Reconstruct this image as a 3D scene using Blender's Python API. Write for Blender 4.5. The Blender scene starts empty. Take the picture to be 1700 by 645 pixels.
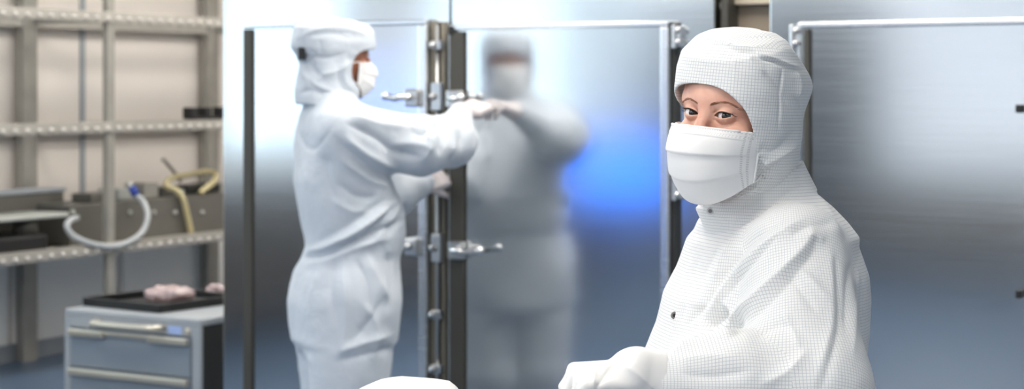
import bpy, math, random
import numpy as np
from mathutils import Vector, Matrix
random.seed(7); rng = np.random.default_rng(11)
S = bpy.context.scene; COL = S.collection
CZ, F_PX, HV = 1.57, 3000.0, 145.0          # camera height, focal length (px at 1700 wide), horizon row
V3 = lambda *a: np.array(a, float)

# ------------------------------------------------------------------ camera
cam = bpy.data.cameras.new('camera'); camo = bpy.data.objects.new('camera', cam); COL.objects.link(camo)
cam.sensor_width = 36; cam.lens = F_PX/1700*36
cam.shift_y = -(322.5-HV)/1700; camo.location = (0, 0, CZ); camo.rotation_euler = (math.pi/2, 0, 0)
cam.dof.use_dof = True; cam.dof.focus_distance = 2.72; cam.dof.aperture_fstop = 5.6; cam.clip_end = 100
S.camera = camo

def at(x, v, Y): return V3((x-850)*Y/F_PX, Y, CZ-(v-HV)*Y/F_PX)   # point seen at (x, v) at distance Y

# ------------------------------------------------------------------ room frame: s along the cabinet fronts, t out from them
O = V3(-0.26, 6.5, 0); E1 = V3(math.cos(math.pi/6), -0.5, 0); E2 = V3(-0.5, -math.cos(math.pi/6), 0)
def R(s, t, z): return O + s*E1 + t*E2 + V3(0, 0, z)
def s_at(x, t=0.0):
    u = (x-850)/F_PX; o = O + t*E2
    return (o[1]*u - o[0])/(E1[0] - E1[1]*u)
def z_at(x, v, t=0.0):
    p = R(s_at(x, t), t, 0); return CZ-(v-HV)*p[1]/F_PX

# ------------------------------------------------------------------ materials
def lin(c): return tuple(((x/255)/12.92 if x/255 <= .04045 else ((x/255+.055)/1.055)**2.4) for x in c) + (1,)
def mat(name, col, rough=.5, metal=0, noise=None, bump=None, **kw):
    m = bpy.data.materials.new(name); m.use_nodes = True; nt = m.node_tree; b = nt.nodes['Principled BSDF']
    c = lin(col) if len(col) == 3 else col
    b.inputs['Base Color'].default_value = c; b.inputs['Roughness'].default_value = rough; b.inputs['Metallic'].default_value = metal
    for k, v in kw.items(): b.inputs[k.replace('_', ' ')].default_value = v
    if noise or bump:
        tc = nt.nodes.new('ShaderNodeTexCoord'); mp = nt.nodes.new('ShaderNodeMapping'); nt.links.new(tc.outputs['Object'], mp.inputs['Vector'])
        n = nt.nodes.new('ShaderNodeTexNoise'); nt.links.new(mp.outputs[0], n.inputs['Vector']); n.inputs['Detail'].default_value = 4
        sc = (noise or bump)[0]; mp.inputs['Scale'].default_value = sc if isinstance(sc, tuple) else (sc,)*3; n.inputs['Scale'].default_value = 1
        if noise:
            r = nt.nodes.new('ShaderNodeValToRGB'); nt.links.new(n.outputs['Fac'], r.inputs['Fac']); a = noise[1]
            r.color_ramp.elements[0].position = .3; r.color_ramp.elements[1].position = .7
            r.color_ramp.elements[0].color = tuple(x*(1-a) for x in c[:3])+(1,); r.color_ramp.elements[1].color = tuple(min(1, x*(1+a)) for x in c[:3])+(1,)
            nt.links.new(r.outputs[0], b.inputs['Base Color'])
        if bump:
            bp = nt.nodes.new('ShaderNodeBump'); bp.inputs['Strength'].default_value = bump[1]; bp.inputs['Distance'].default_value = bump[2]
            nt.links.new(n.outputs['Fac'], bp.inputs['Height']); nt.links.new(bp.outputs[0], b.inputs['Normal'])
    return m
def emit(name, col, st):
    m = mat(name, col, .4); b = m.node_tree.nodes['Principled BSDF']
    b.inputs['Emission Color'].default_value = lin(col); b.inputs['Emission Strength'].default_value = st; return m
def steel(name, base=.62, rough=.16, tint=(1, 1.0, 1.0)):
    """brushed stainless sheet: metal, faint horizontal brushing in the roughness"""
    m = bpy.data.materials.new(name); m.use_nodes = True; nt = m.node_tree; b = nt.nodes['Principled BSDF']
    b.inputs['Metallic'].default_value = 1; b.inputs['Base Color'].default_value = (base*tint[0], base*tint[1], base*tint[2], 1)
    tc = nt.nodes.new('ShaderNodeTexCoord'); mp = nt.nodes.new('ShaderNodeMapping'); mp.inputs['Scale'].default_value = (3, 3, 160)
    n = nt.nodes.new('ShaderNodeTexNoise'); n.inputs['Scale'].default_value = 1; n.inputs['Detail'].default_value = 3
    nt.links.new(tc.outputs['Object'], mp.inputs[0]); nt.links.new(mp.outputs[0], n.inputs['Vector'])
    mr = nt.nodes.new('ShaderNodeMapRange'); mr.inputs['To Min'].default_value = rough*.8; mr.inputs['To Max'].default_value = rough*1.25
    nt.links.new(n.outputs['Fac'], mr.inputs[0]); nt.links.new(mr.outputs[0], b.inputs['Roughness'])
    return m
def fabric(name, base, line, pitch=.0047, width=.13, rough=.85, sss=0, bump=.25):
    """woven cleanroom cloth with a fine woven grid of darker conductive threads, laid out along the pattern pieces (UV in metres)"""
    m = bpy.data.materials.new(name); m.use_nodes = True; nt = m.node_tree; N = nt.nodes.new; L = nt.links.new; b = nt.nodes['Principled BSDF']
    b.inputs['Roughness'].default_value = rough; b.inputs['Sheen Weight'].default_value = .15
    uv = N('ShaderNodeUVMap'); sp = N('ShaderNodeSeparateXYZ'); L(uv.outputs[0], sp.inputs[0])
    outs = []
    for ax in (0, 1):
        d = N('ShaderNodeMath'); d.operation = 'DIVIDE'; d.inputs[1].default_value = pitch; L(sp.outputs[ax], d.inputs[0])
        f = N('ShaderNodeMath'); f.operation = 'FRACT'; L(d.outputs[0], f.inputs[0])
        c = N('ShaderNodeMath'); c.operation = 'LESS_THAN'; c.inputs[1].default_value = width; L(f.outputs[0], c.inputs[0]); outs.append(c)
    mx = N('ShaderNodeMath'); mx.operation = 'MAXIMUM'; L(outs[0].outputs[0], mx.inputs[0]); L(outs[1].outputs[0], mx.inputs[1])
    mix = N('ShaderNodeMix'); mix.data_type = 'RGBA'; mix.inputs['A'].default_value = lin(base); mix.inputs['B'].default_value = lin(line)
    L(mx.outputs[0], mix.inputs['Factor']); L(mix.outputs['Result'], b.inputs['Base Color'])
    tc = N('ShaderNodeTexCoord'); n = N('ShaderNodeTexNoise'); n.inputs['Scale'].default_value = 22; n.inputs['Detail'].default_value = 3; n.inputs['Distortion'].default_value = .8
    L(tc.outputs['Object'], n.inputs['Vector'])
    bp = N('ShaderNodeBump'); bp.inputs['Strength'].default_value = bump; bp.inputs['Distance'].default_value = .01; L(n.outputs['Fac'], bp.inputs['Height']); L(bp.outputs[0], b.inputs['Normal'])
    # thin cloth lets a little light through
    tr = N('ShaderNodeBsdfTranslucent'); tr.inputs[0].default_value = lin(base); ms = N('ShaderNodeMixShader'); ms.inputs[0].default_value = .12
    out = nt.nodes['Material Output']; L(b.outputs[0], ms.inputs[1]); L(tr.outputs[0], ms.inputs[2]); L(ms.outputs[0], out.inputs[0])
    return m

# ------------------------------------------------------------------ object helpers
ORG = {}
def tag(o, label=None, cat=None, group=None, kind=None):
    for k, v in (('label', label), ('category', cat), ('group', group), ('kind', kind)):
        if v: o[k] = v
    return o
def thing(name, loc, label, cat, group=None):
    o = bpy.data.objects.new(name, None); o.empty_display_size = .1; COL.objects.link(o); o.location = Vector(loc); ORG[o] = np.array(loc, float)
    return tag(o, label, cat, group)
def link_mesh(name, verts, faces, m, parent=None, smooth=False, origin=None, label=None):
    verts = np.asarray(verts, float)
    og = ORG[parent] if parent is not None else (np.array(origin, float) if origin is not None else V3(verts[:, 0].mean(), verts[:, 1].mean(), verts[:, 2].min()))
    me = bpy.data.meshes.new(name); me.from_pydata((verts-og).tolist(), [], faces.tolist() if hasattr(faces, 'tolist') else faces); me.update()
    if smooth: me.polygons.foreach_set('use_smooth', [True]*len(me.polygons))
    if m is not None: me.materials.append(m)
    o = bpy.data.objects.new(name, me); COL.objects.link(o); ORG[o] = og
    if parent is not None: o.parent = parent
    else: o.location = Vector(og)
    if label: o['label'] = label
    return o
class MB:
    """collects shapes (world coordinates) and links them as one mesh"""
    def __init__(s): s.v = []; s.f = []
    def add(s, v, f): n = len(s.v); s.v += [tuple(p) for p in v]; s.f += [tuple(i+n for i in q) for q in f]; return s
    def box(s, s0, s1, t0, t1, z0, z1, frame=R):
        c = [frame(a, b, c) for c in (z0, z1) for b in (t0, t1) for a in (s0, s1)]
        f = [(0, 1, 3, 2), (4, 6, 7, 5), (0, 4, 5, 1), (2, 3, 7, 6), (0, 2, 6, 4), (1, 5, 7, 3)]
        return s.add(c, f)
    def tube(s, pts, r, n=10, caps=True, closed=False):
        P = [np.array(p, float) for p in pts]; m = len(P); rr = r if hasattr(r, '__len__') else [r]*m; base = len(s.v); up = None
        for i in range(m):
            a = P[(i-1) % m if closed else max(i-1, 0)]; b = P[(i+1) % m if closed else min(i+1, m-1)]; d = b-a; d /= np.linalg.norm(d)+1e-12
            if up is None: up = V3(0, 0, 1) if abs(d[2]) < .9 else V3(1, 0, 0)
            x = np.cross(up, d); x /= np.linalg.norm(x)+1e-12; y = np.cross(d, x); up = y
            for k in range(n):
                an = 2*math.pi*k/n; s.v.append(tuple(P[i]+rr[i]*(math.cos(an)*x+math.sin(an)*y)))
        for i in range(m if closed else m-1):
            j = (i+1) % m
            for k in range(n): s.f.append((base+i*n+k, base+i*n+(k+1) % n, base+j*n+(k+1) % n, base+j*n+k))
        if caps and not closed: s.f.append(tuple(base+k for k in range(n))[::-1]); s.f.append(tuple(base+(m-1)*n+k for k in range(n)))
        return s
    def ball(s, c, r, n=10, sq=(1, 1, 1)):
        vs = []; fs = []
        for i in range(n+1):
            th = math.pi*i/n
            for k in range(2*n): ph = math.pi*k/n; vs.append(tuple(np.array(c)+r*np.array(sq)*V3(math.sin(th)*math.cos(ph), math.sin(th)*math.sin(ph), math.cos(th))))
        for i in range(n):
            for k in range(2*n): a, b = i*2*n+k, i*2*n+(k+1) % (2*n); fs.append((a, a+2*n, b+2*n, b))
        return s.add(vs, fs)
    def build(s, name, m, parent=None, bevel=0, smooth=False, origin=None, label=None, seg=2):
        o = link_mesh(name, s.v, s.f, m, parent, smooth, origin, label)
        if bevel: b = o.modifiers.new('bevel', 'BEVEL'); b.width = bevel; b.segments = seg; b.limit_method = 'ANGLE'
        return o
def spline(pts, n=8):
    """Catmull-Rom through the points"""
    P = [np.array(p, float) for p in pts]; P = [2*P[0]-P[1]]+P+[2*P[-1]-P[-2]]; out = []
    for i in range(1, len(P)-2):
        for k in range(n):
            t = k/n; a, b, c, d = P[i-1:i+3]
            out.append(.5*((2*b)+(c-a)*t+(2*a-5*b+4*c-d)*t*t+(3*b-a-3*c+d)*t**3))
    return out+[P[-2]]

# ------------------------------------------------------------------ implicit surfaces -> meshes (surface nets)
def smin(a, b, k): h = np.clip(.5+.5*(b-a)/k, 0, 1); return b*(1-h)+a*h-k*h*(1-h)
def smax(a, b, k): return -smin(-a, -b, k)
def cap(p, a, b, ra, rb):
    a = np.asarray(a, float); b = np.asarray(b, float); ba = b-a; t = np.clip((p-a)@ba/(ba@ba), 0, 1)
    return np.linalg.norm(p-a-t[:, None]*ba, axis=1)-(ra+(rb-ra)*t)
def ell(p, c, r, M=None):
    q = p-c; q = q@M if M is not None else q; r = np.asarray(r, float)
    k0 = np.linalg.norm(q/r, axis=1); k1 = np.linalg.norm(q/r**2, axis=1)+1e-9; return k0*(k0-1)/k1
def loft(p, c, M, T):
    """T rows: z, centre forward, half forward, half side, exponent; frame columns of M: forward, side, up"""
    q = (p-c)@M; T = T[np.argsort(T[:, 0])]; z = q[:, 2]
    cf, hf, hs, n = (np.interp(z, T[:, 0], T[:, i]) for i in (1, 2, 3, 4))
    k = (np.abs((q[:, 0]-cf)/hf)**n+np.abs(q[:, 1]/hs)**n)**(1/n)
    d = (k-1)*np.minimum(hf, hs)
    return np.maximum(d, np.maximum(z-T[-1, 0], T[0, 0]-z))
def surface(fn, lo, hi, h, Lf=3.0):
    lo = np.array(lo, float); B = 8; nb = np.ceil((np.array(hi)-lo)/h/B).astype(int); n = nb*B
    f = np.empty(n, np.float32)
    g = np.stack(np.meshgrid(*[np.arange(k) for k in nb], indexing='ij'), -1).reshape(-1, 3)
    fc = fn(lo+(g*B+B/2-.5)*h); near = np.abs(fc) < h*B*.9*Lf
    fb = f.reshape(nb[0], B, nb[1], B, nb[2], B)
    fb[:] = np.where(fc < 0, -1.0, 1.0).reshape(nb[0], 1, nb[1], 1, nb[2], 1)
    loc = np.stack(np.meshgrid(*[np.arange(B)]*3, indexing='ij'), -1).reshape(1, -1, 3); G = g[near]
    for i in range(0, len(G), 600):
        q = G[i:i+600]; pts = lo+(q[:, None, :]*B+loc)*h; val = fn(pts.reshape(-1, 3)).reshape(len(q), B, B, B)
        fb[q[:, 0], :, q[:, 1], :, q[:, 2], :] = val
    sg = f < 0; c8 = [sg[a:n[0]-1+a, b:n[1]-1+b, c:n[2]-1+c] for a in (0, 1) for b in (0, 1) for c in (0, 1)]
    cnt = sum(x.astype(np.int8) for x in c8); idx = np.argwhere((cnt > 0) & (cnt < 8))
    off = np.array([(a, b, c) for a in (0, 1) for b in (0, 1) for c in (0, 1)])
    val = np.stack([f[idx[:, 0]+o[0], idx[:, 1]+o[1], idx[:, 2]+o[2]] for o in off], 1)
    acc = np.zeros((len(idx), 3)); num = np.zeros(len(idx))
    for i in range(8):
        for j in range(i+1, 8):
            if np.abs(off[i]-off[j]).sum() != 1: continue
            m = (val[:, i] < 0) != (val[:, j] < 0); t = val[:, i]/(val[:, i]-val[:, j]+1e-12)
            acc[m] += off[i]+t[m, None]*(off[j]-off[i]); num[m] += 1
    V = lo+(idx+acc/num[:, None])*h
    vid = np.full(n-1, -1, np.int32); vid[idx[:, 0], idx[:, 1], idx[:, 2]] = np.arange(len(idx)); faces = []
    for ax in range(3):
        sl0 = [slice(1, n[k]-1) for k in range(3)]; sl1 = list(sl0); sl0[ax] = slice(0, n[ax]-1); sl1[ax] = slice(1, n[ax])
        a = sg[tuple(sl0)]; b = sg[tuple(sl1)]; e = np.argwhere(a != b); inside = a[e[:, 0], e[:, 1], e[:, 2]]
        base = e.copy()
        for k in range(3):
            if k != ax: base[:, k] += 1
        u, w = (ax+1) % 3, (ax+2) % 3
        def at_(du, dw): q = base.copy(); q[:, u] -= du; q[:, w] -= dw; return vid[q[:, 0], q[:, 1], q[:, 2]]
        Q = np.stack([at_(1, 1), at_(0, 1), at_(0, 0), at_(1, 0)], 1); Q[~inside] = Q[~inside][:, ::-1]; faces.append(Q)
    Fq = np.concatenate(faces); Fq = Fq[(Fq >= 0).all(1)]
    return V, Fq
def relax(V, Fq, it=2, k=.5):
    E = np.concatenate([Fq[:, [0, 1]], Fq[:, [1, 2]], Fq[:, [2, 3]], Fq[:, [3, 0]]])
    deg = np.bincount(E.ravel(), minlength=len(V))[:, None]
    for _ in range(it):
        a = np.zeros_like(V)
        for c in range(3): a[:, c] = np.bincount(E[:, 0], V[E[:, 1], c], len(V))+np.bincount(E[:, 1], V[E[:, 0], c], len(V))
        V = V+k*(a/np.maximum(deg, 1)-V)
    return V
def normals(V, Fq):
    fn = np.cross(V[Fq[:, 2]]-V[Fq[:, 0]], V[Fq[:, 3]]-V[Fq[:, 1]]); N = np.zeros_like(V)
    for c in range(3):
        for k in range(4): N[:, c] += np.bincount(Fq[:, k], fn[:, c], len(V))
    return N/(np.linalg.norm(N, axis=1)[:, None]+1e-12)
def vnoise(p, sc, seed=0):
    q = p*sc+seed*17.3; i = np.floor(q).astype(np.int64); f = q-i; f = f*f*(3-2*f); out = 0
    for a in (0, 1):
        for b in (0, 1):
            for c in (0, 1):
                h = (i[:, 0]+a)*374761393+(i[:, 1]+b)*668265263+(i[:, 2]+c)*2147483647+seed*97
                h = (h ^ (h >> 13))*1274126177; h = ((h ^ (h >> 16)) & 0xffff)/65535.
                out = out+h*(f[:, 0] if a else 1-f[:, 0])*(f[:, 1] if b else 1-f[:, 1])*(f[:, 2] if c else 1-f[:, 2])
    return out*2-1
def folds(V, N, lines):
    """press folds into the cloth: each line is (points in view px, half width px, height m, sharpness); only on the cloth's outward side seen there"""
    px = 850+V[:, 0]*F_PX/V[:, 1]; pv = HV+(CZ-V[:, 2])*F_PX/V[:, 1]; face = np.clip(-(N*(V-V3(0, 0, CZ))).sum(1)/np.linalg.norm(V-V3(0, 0, CZ), axis=1)*4, 0, 1)
    D = np.zeros(len(V))
    for pts, w, hgt in lines:
        P = np.array(spline(pts, 5)); best = np.full(len(V), 1e9); bs = np.zeros(len(V))
        sel = (px > P[:, 0].min()-3*w) & (px < P[:, 0].max()+3*w) & (pv > P[:, 1].min()-3*w) & (pv < P[:, 1].max()+3*w); X = np.stack([px[sel], pv[sel]], 1)
        if not len(X): continue
        bb = np.full(len(X), 1e9); ss = np.zeros(len(X)); m = len(P)-1
        for k in range(m):
            d = P[k+1]-P[k]; t = np.clip((X-P[k])@d/(d@d+1e-9), 0, 1); r = np.linalg.norm(X-P[k]-t[:, None]*d, axis=1); u = r < bb; bb[u] = r[u]; ss[u] = (k+t[u])/m
        fade = np.minimum(1, np.minimum(ss, 1-ss)*5+.12)
        D[sel] += hgt*np.exp(-(bb/w)**1.15)*fade
    return V+N*(D*face)[:, None]
def set_uv(o, V, Fq, parts):
    """parts: list of (sdf, mapping). A face belongs to the piece it lies nearest to; mapping(points, face centres) -> uv in metres"""
    P = V[Fq]; c = P.mean(1); d = np.stack([s(c) for s, _ in parts], 1); k = d.argmin(1); uv = np.zeros((len(Fq), 4, 2))
    for i, (_, mp) in enumerate(parts):
        m = k == i
        if m.any(): uv[m] = mp(P[m], c[m])+i*.37
    l = o.data.uv_layers.new(name='UVMap'); l.data.foreach_set('uv', uv.reshape(-1))
def map_axis(a, b, r):
    a = np.asarray(a, float); b = np.asarray(b, float); d = (b-a)/np.linalg.norm(b-a); x = np.cross(d, V3(.3, -.9, .2)); x /= np.linalg.norm(x); y = np.cross(d, x)
    def f(P, c):
        ang = lambda q: np.arctan2((q-a)@y, (q-a)@x)
        A = ang(P); C = ang(c)[:, None]; A = C+(A-C+np.pi) % (2*np.pi)-np.pi
        return np.stack([A*r, (P-a)@d], -1)
    return f
EXPOSURE = 0.08
# ================================================================== MATERIALS
M = {}
M['steel'] = steel('brushed_steel', .72, .14, (.97, 1.0, 1.02)); M['steel_lip'] = steel('steel_edge', .78, .25); M['hinge_steel'] = steel('hinge_steel', .55, .3)
M['rubber'] = mat('dark_warm_grey', (62, 60, 54), .55); M['taupe'] = mat('taupe_gasket', (128, 121, 108), .5); M['black'] = mat('black_plastic', (22, 22, 23), .45)
M['rack'] = mat('rack_metal', (158, 155, 147), .45, .3, noise=(9, .08)); M['rack_rail'] = mat('rack_rail', (172, 168, 160), .4, .3, noise=(12, .06)); M['stud'] = mat('bright_stud', (216, 212, 205), .3, .2)
M['wall'] = mat('cream_wall_panel', (222, 214, 206), .55, noise=(1.5, .03)); M['wallcool'] = mat('pale_grey_wall', (226, 230, 234), .5, noise=(1.2, .03))
M['panelgrey'] = mat('grey_panel', (150, 155, 160), .4); M['ceil'] = mat('white_ceiling', (232, 234, 236), .7, noise=(2, .02))
M['floor'] = mat('blue_speckled_floor', (82, 100, 122), .35, noise=(30, .18))
M['brown'] = mat('brown_liner', (126, 114, 98), .6); M['seam'] = mat('grey_seam', (120, 124, 128), .5)
M['bench'] = mat('charcoal_bench_front', (78, 72, 64), .5); M['darkdoor'] = mat('dark_grey_door', (34, 35, 37), .45); M['greycab'] = mat('mid_grey_enamel', (104, 107, 109), .45)
M['glow_pane'] = emit('added_glow_pane', (220, 240, 249), 2.3); M['lamp'] = emit('added_room_diffuser', (255, 249, 240), 13.0); M['front_fill'] = emit('added_front_diffuser', (255, 250, 242), 24.0); M['rack_fill'] = emit('added_rack_diffuser', (255, 250, 242), 17.0); M['key_fill'] = emit('added_key_diffuser', (255, 248, 238), 16.0); M['rear_fill'] = emit('added_rear_diffuser', (250, 252, 255), 52.0)  # added glowing sources: panes the steel mirrors and unseen ceiling panels
M['blue'] = emit('blue_screen', (40, 125, 255), 2.6); M['lilac'] = emit('lilac_screen', (140, 160, 240), 1.8)
M['drawer'] = mat('blue_grey_enamel', (128, 137, 146), .38, noise=(3, .04)); M['drawer_edge'] = mat('light_grey_enamel', (158, 162, 166), .4); M['cream_metal'] = mat('champagne_aluminium', (206, 198, 182), .3, .6)
M['side_dark'] = mat('black_enamel', (38, 38, 36), .5); M['label'] = mat('pale_blue_label', (160, 180, 222), .5)
M['box_grey'] = mat('grey_instrument_casing', (112, 110, 104), .45, .4, noise=(6, .08)); M['cream_hose'] = mat('cream_rubber_hose', (196, 184, 142), .5); M['grey_hose'] = mat('pale_grey_hose', (178, 182, 184), .4)
M['bluefit'] = mat('blue_fitting', (30, 60, 150), .4); M['plate'] = mat('pale_plate', (176, 178, 172), .4)
M['bag'] = mat('clear_pink_bag', (205, 182, 180), .12, Transmission_Weight=.35, bump=(18, .8, .02)); M['whitecloth'] = None

# ================================================================== SETTING
def struct(name, mb, m, **k): return tag(mb.build(name, m, None, **k), kind='structure')
SL, SR, TB, TR, CH = -4.2, 5.2, -4.7, 9.0, 2.9
struct('floor', MB().box(SL-.1, SR+.1, TB-.1, TR+.1, -.1, 0), M['floor'])
struct('ceiling', MB().box(SL-.1, SR+.1, TB-.1, TR+.1, CH, CH+.1), M['ceil'])
# left wall with glowing window panes, added to brighten what the steel doors mirror
wins = [(-.2, 1.9), (2.05, 3.7), (3.95, 5.35), (6.55, 7.5), (7.65, 8.8)]; wz0, wz1 = 1.12, 2.72
wl = MB().box(SL-.12, SL, TB, wins[0][0], 0, CH).box(SL-.12, SL, wins[0][0], TR, 0, wz0).box(SL-.12, SL, wins[0][0], TR, wz1, CH)
for a, b in zip([w[1] for w in wins], [w[0] for w in wins[1:]]+[TR]): wl.box(SL-.12, SL, a, b, wz0, wz1)
struct('wall_left', wl, M['wall'])
for i, (a, b) in enumerate(wins):
    w = struct('window_%d' % (i+1), MB().box(SL-.08, SL-.06, a, b, wz0, wz1), M['glow_pane'])
    fr = MB().box(SL-.1, SL+.01, a, a+.04, wz0, wz1).box(SL-.1, SL+.01, b-.04, b, wz0, wz1).box(SL-.1, SL+.01, a, b, wz0, wz0+.04).box(SL-.1, SL+.01, a, b, wz1-.04, wz1).box(SL-.1, SL+.005, (a+b)/2-.025, (a+b)/2+.025, wz0, wz1)
    fr.build('window_frame', M['panelgrey'], w)
struct('wall_back', MB().box(SL, SR, TB-.12, TB, 0, CH), M['wall'])
struct('wall_rear', MB().box(SL, SR, TR, TR+.12, 0, CH), M['wallcool'])
struct('wall_right', MB().box(SR, SR+.12, TB, TR, 0, CH), M['wallcool'])
# panel joints and plinth of the wall behind the rack
tr = MB()
for t in (-1.05, -2.62, -4.1): tr.box(SL, SL+.012, t-.02, t+.02, .1, CH)
struct('trim_1', tr, M['panelgrey'])
struct('baseboard_left', MB().box(SL, SL+.015, TB, TR, 0, .1), M['panelgrey'])
# lower wall panels under the third shelf, whitened to offset the shade there
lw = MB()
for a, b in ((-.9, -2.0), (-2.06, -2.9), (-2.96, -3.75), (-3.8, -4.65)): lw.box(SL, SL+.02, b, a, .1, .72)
struct('trim_2', lw, mat('whitened_lower_panel', (247, 245, 240), .5))
struct('door_1', MB().box(-2.12, -1.35, TR-.03, TR, 0, 2.35), M['darkdoor'])

# unseen ceiling lamps, added to light the people, the rack and the mirrored wall
lamps = []
LP = [(s, t, 'lamp') for s in (-2.2, -.2, 1.6) for t in (.75, 2.6, 4.8)]+[(2.4, 3.9, 'key_fill'), (1.0, .5, 'front_fill'), (4.2, 5.2, 'lamp')]+[(s, t, 'rack_fill') for s in (-2.7, -1.4) for t in (-1.0, -2.4, -3.7)]+[(s, 7.3, 'rear_fill') for s in (-2.6, -.6, 1.6)]
for s, t, lk in LP:
    L_ = thing('added_ceiling_light', R(s, t, CH-.05), 'unseen square ceiling panel with white diffuser, added to light the scene', 'ceiling light', 'added ceiling light panels')
    MB().box(s-.33, s+.33, t-.33, t+.33, CH-.04, CH).build('frame', M['panelgrey'], L_)
    MB().box(s-.3, s+.3, t-.3, t+.3, CH-.05, CH-.041).build('diffuser', M[lk], L_)

# ================================================================== STEEL CABINETS
def cabinet(label, xl, xr, sl, sr, depth=1.0, H=2.5):
    c = thing('steel_cabinet', R((sl+sr)/2, -depth/2, 0), label, 'cabinet')
    b = MB().box(sl+.004, sr-.004, -depth, 0, .1, H).box(sl+.03, sr-.03, -depth+.03, -.05, 0, .1)
    b.build('body', M['steel'], c, bevel=.004)
    return c
def door(c, s0, s1, z0, z1, lip=.02, dark=None, right_lip=.02):
    d = MB().box(s0, s1, .002, .032, z0, z1).build('door', M['steel'], c, bevel=.003)
    for za in (z0, z1-lip): MB().box(s0, s1, .033, .046, za, za+lip).build('door_lip', M['steel_lip'], d, bevel=.005)
    if right_lip: MB().box(s1-right_lip, s1, .033, .046, z0, z1-lip).build('door_lip', M['steel_lip'], d, bevel=.005)
    if dark: MB().box(dark[0], dark[1], .033, .047, z0+.01, z1-.012-lip*.6).build('door_edge_strip', M['rubber'], d, bevel=.003, label='plain dark edge strip')  # plain dark strip down the left edge of the door
    return d
def lever(d, s_blk, s_end, z, side=-1):
    h = MB().box(s_blk-.03, s_blk+.03, .034, .07, z-.035, z+.03).build('door_handle', M['hinge_steel'], d, bevel=.008, label='chrome lever latch')
    m = MB(); m.tube(spline([R(s_blk, .06, z), R(s_blk, .085, z), R(s_blk+side*.03, .1, z), R((s_blk+s_end)/2, .1, z-.004), R(s_end, .095, z+.004)], 5), .012, 10); m.ball(R(s_end, .095, z+.004), .016, 6)
    b = m.build('lever_arm', M['steel_lip'], d, smooth=True)
SA0, SA1, SB1, SC0 = s_at(369), s_at(748), s_at(1188), s_at(1276)
ZB = .14
A = cabinet('tall brushed steel cabinet behind the reaching person, directly beside the grey drawer cabinet', 369, 748, SA0, SA1)
zA = 1.57+.245
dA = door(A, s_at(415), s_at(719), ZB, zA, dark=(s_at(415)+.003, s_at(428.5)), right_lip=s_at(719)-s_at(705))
zl = z_at(680, 405); zu = z_at(690, 161)
lever(dA, s_at(699), s_at(660), zl); lever(dA, s_at(699), s_at(664), zu)
# lock rod and gasket strips between the two doors
g = MB().box(s_at(720), s_at(731), .001, .02, ZB, zA-.01).box(s_at(736), s_at(743), .001, .02, ZB, zA-.01).build('gasket_strip', M['taupe'], A, bevel=.003, label='taupe gasket strip')
MB().box(s_at(731), s_at(736), .001, .012, ZB, zA-.01).build('shadow_gap', M['black'], A)
rod = MB().tube([R(s_at(733.5), .03, ZB), R(s_at(733.5), .03, zA-.02)], .007, 10).build('lock_rod', M['hinge_steel'], A, smooth=True)
for v in (75, 160, 410, 520, 610):
    zz = z_at(733, v); hh = .05 if v in (160, 410) else .016
    MB().box(s_at(726), s_at(742), .021, .045, zz-hh, zz+hh).ball(R(s_at(730), .05, zz), .014, 6).build('rod_guide', M['hinge_steel'], rod, bevel=.003)
B = cabinet('tall brushed steel cabinet whose door mirrors the reaching person', 748, 1188, SA1, SB1)
zBt = 1.57+.222
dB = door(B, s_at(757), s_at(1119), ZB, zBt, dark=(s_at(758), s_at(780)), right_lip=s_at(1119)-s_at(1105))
MB().box(s_at(757), s_at(765), .034, .052, zBt-.035, zBt-.004).build('edge_clip', M['black'], dB, bevel=.002)
lever(dB, s_at(771), s_at(820), z_at(790, 413), 1); lever(dB, s_at(768), s_at(788), z_at(785, 163), 1)
MB().box(s_at(1120.5), s_at(1125), .001, .03, ZB, zBt-.005).build('shadow_gap', M['side_dark'], B)
def hinge(c, x, v, side=1, w=8):
    z = z_at(x, v); m = MB()
    m.box(s_at(x-w/2), s_at(x+w/2), .001, .03, z-.035, z+.035)
    for k in (-.02, .02): m.ball(R(s_at(x+1), .034, z+k), .011, 6)
    m.tube([R(s_at(x-w/2-1), .035, z-.04), R(s_at(x-w/2-1), .035, z+.04)], .009, 10)
    m.build('hinge', M['steel_lip'], c, bevel=.003)
for v in (61, 312, 560): hinge(B, 1131, v)
Ccab = cabinet('brushed steel cabinet standing apart apart, behind the person in the grid coverall', 1276, 1800, SC0, SC0+1.35)
zC = 1.57+.209
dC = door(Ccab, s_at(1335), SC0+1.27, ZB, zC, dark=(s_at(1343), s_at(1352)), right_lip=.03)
MB().box(s_at(1329), s_at(1334), .001, .03, ZB, zC-.004).build('edge_strip', M['steel_lip'], Ccab, bevel=.002)
for v in (62, 330, 580): hinge(Ccab, 1326, v, -1, 7)
for v in (180, 485): MB().box(s_at(1693), s_at(1704), .034, .055, z_at(1697, v)-.012, z_at(1697, v)+.012).build('door_catch', M['black'], dC, bevel=.003)
# seam above the doors is the gap between the two cabinets; a filler panel closes the niche between B and C
nf = thing('niche_panel', R((SB1+SC0)/2, -.14, 0), 'brown wall panel at the back of the narrow gap between two steel cabinets', 'panel')
MB().box(SB1+.005, SC0-.005, -.17, -.12, 0, 2.5).build('panel', M['brown'], nf)
zb = z_at(1230, 9, -.12); MB().box(SB1+.005, SC0-.005, -.12, -.09, zb, zb+.3).build('valance', mat('beige_valance', (168, 156, 140), .5), nf, bevel=.004)
MB().box(SB1+.006, SB1+.03, -.12, -.03, 0, 2.5).build('edge_post', M['rubber'], nf)
MB().ball(R(s_at(1206, -.08), -.08, z_at(1206, 10, -.08)), .014, 8).build('fastener', M['stud'], nf, smooth=True)

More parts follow.
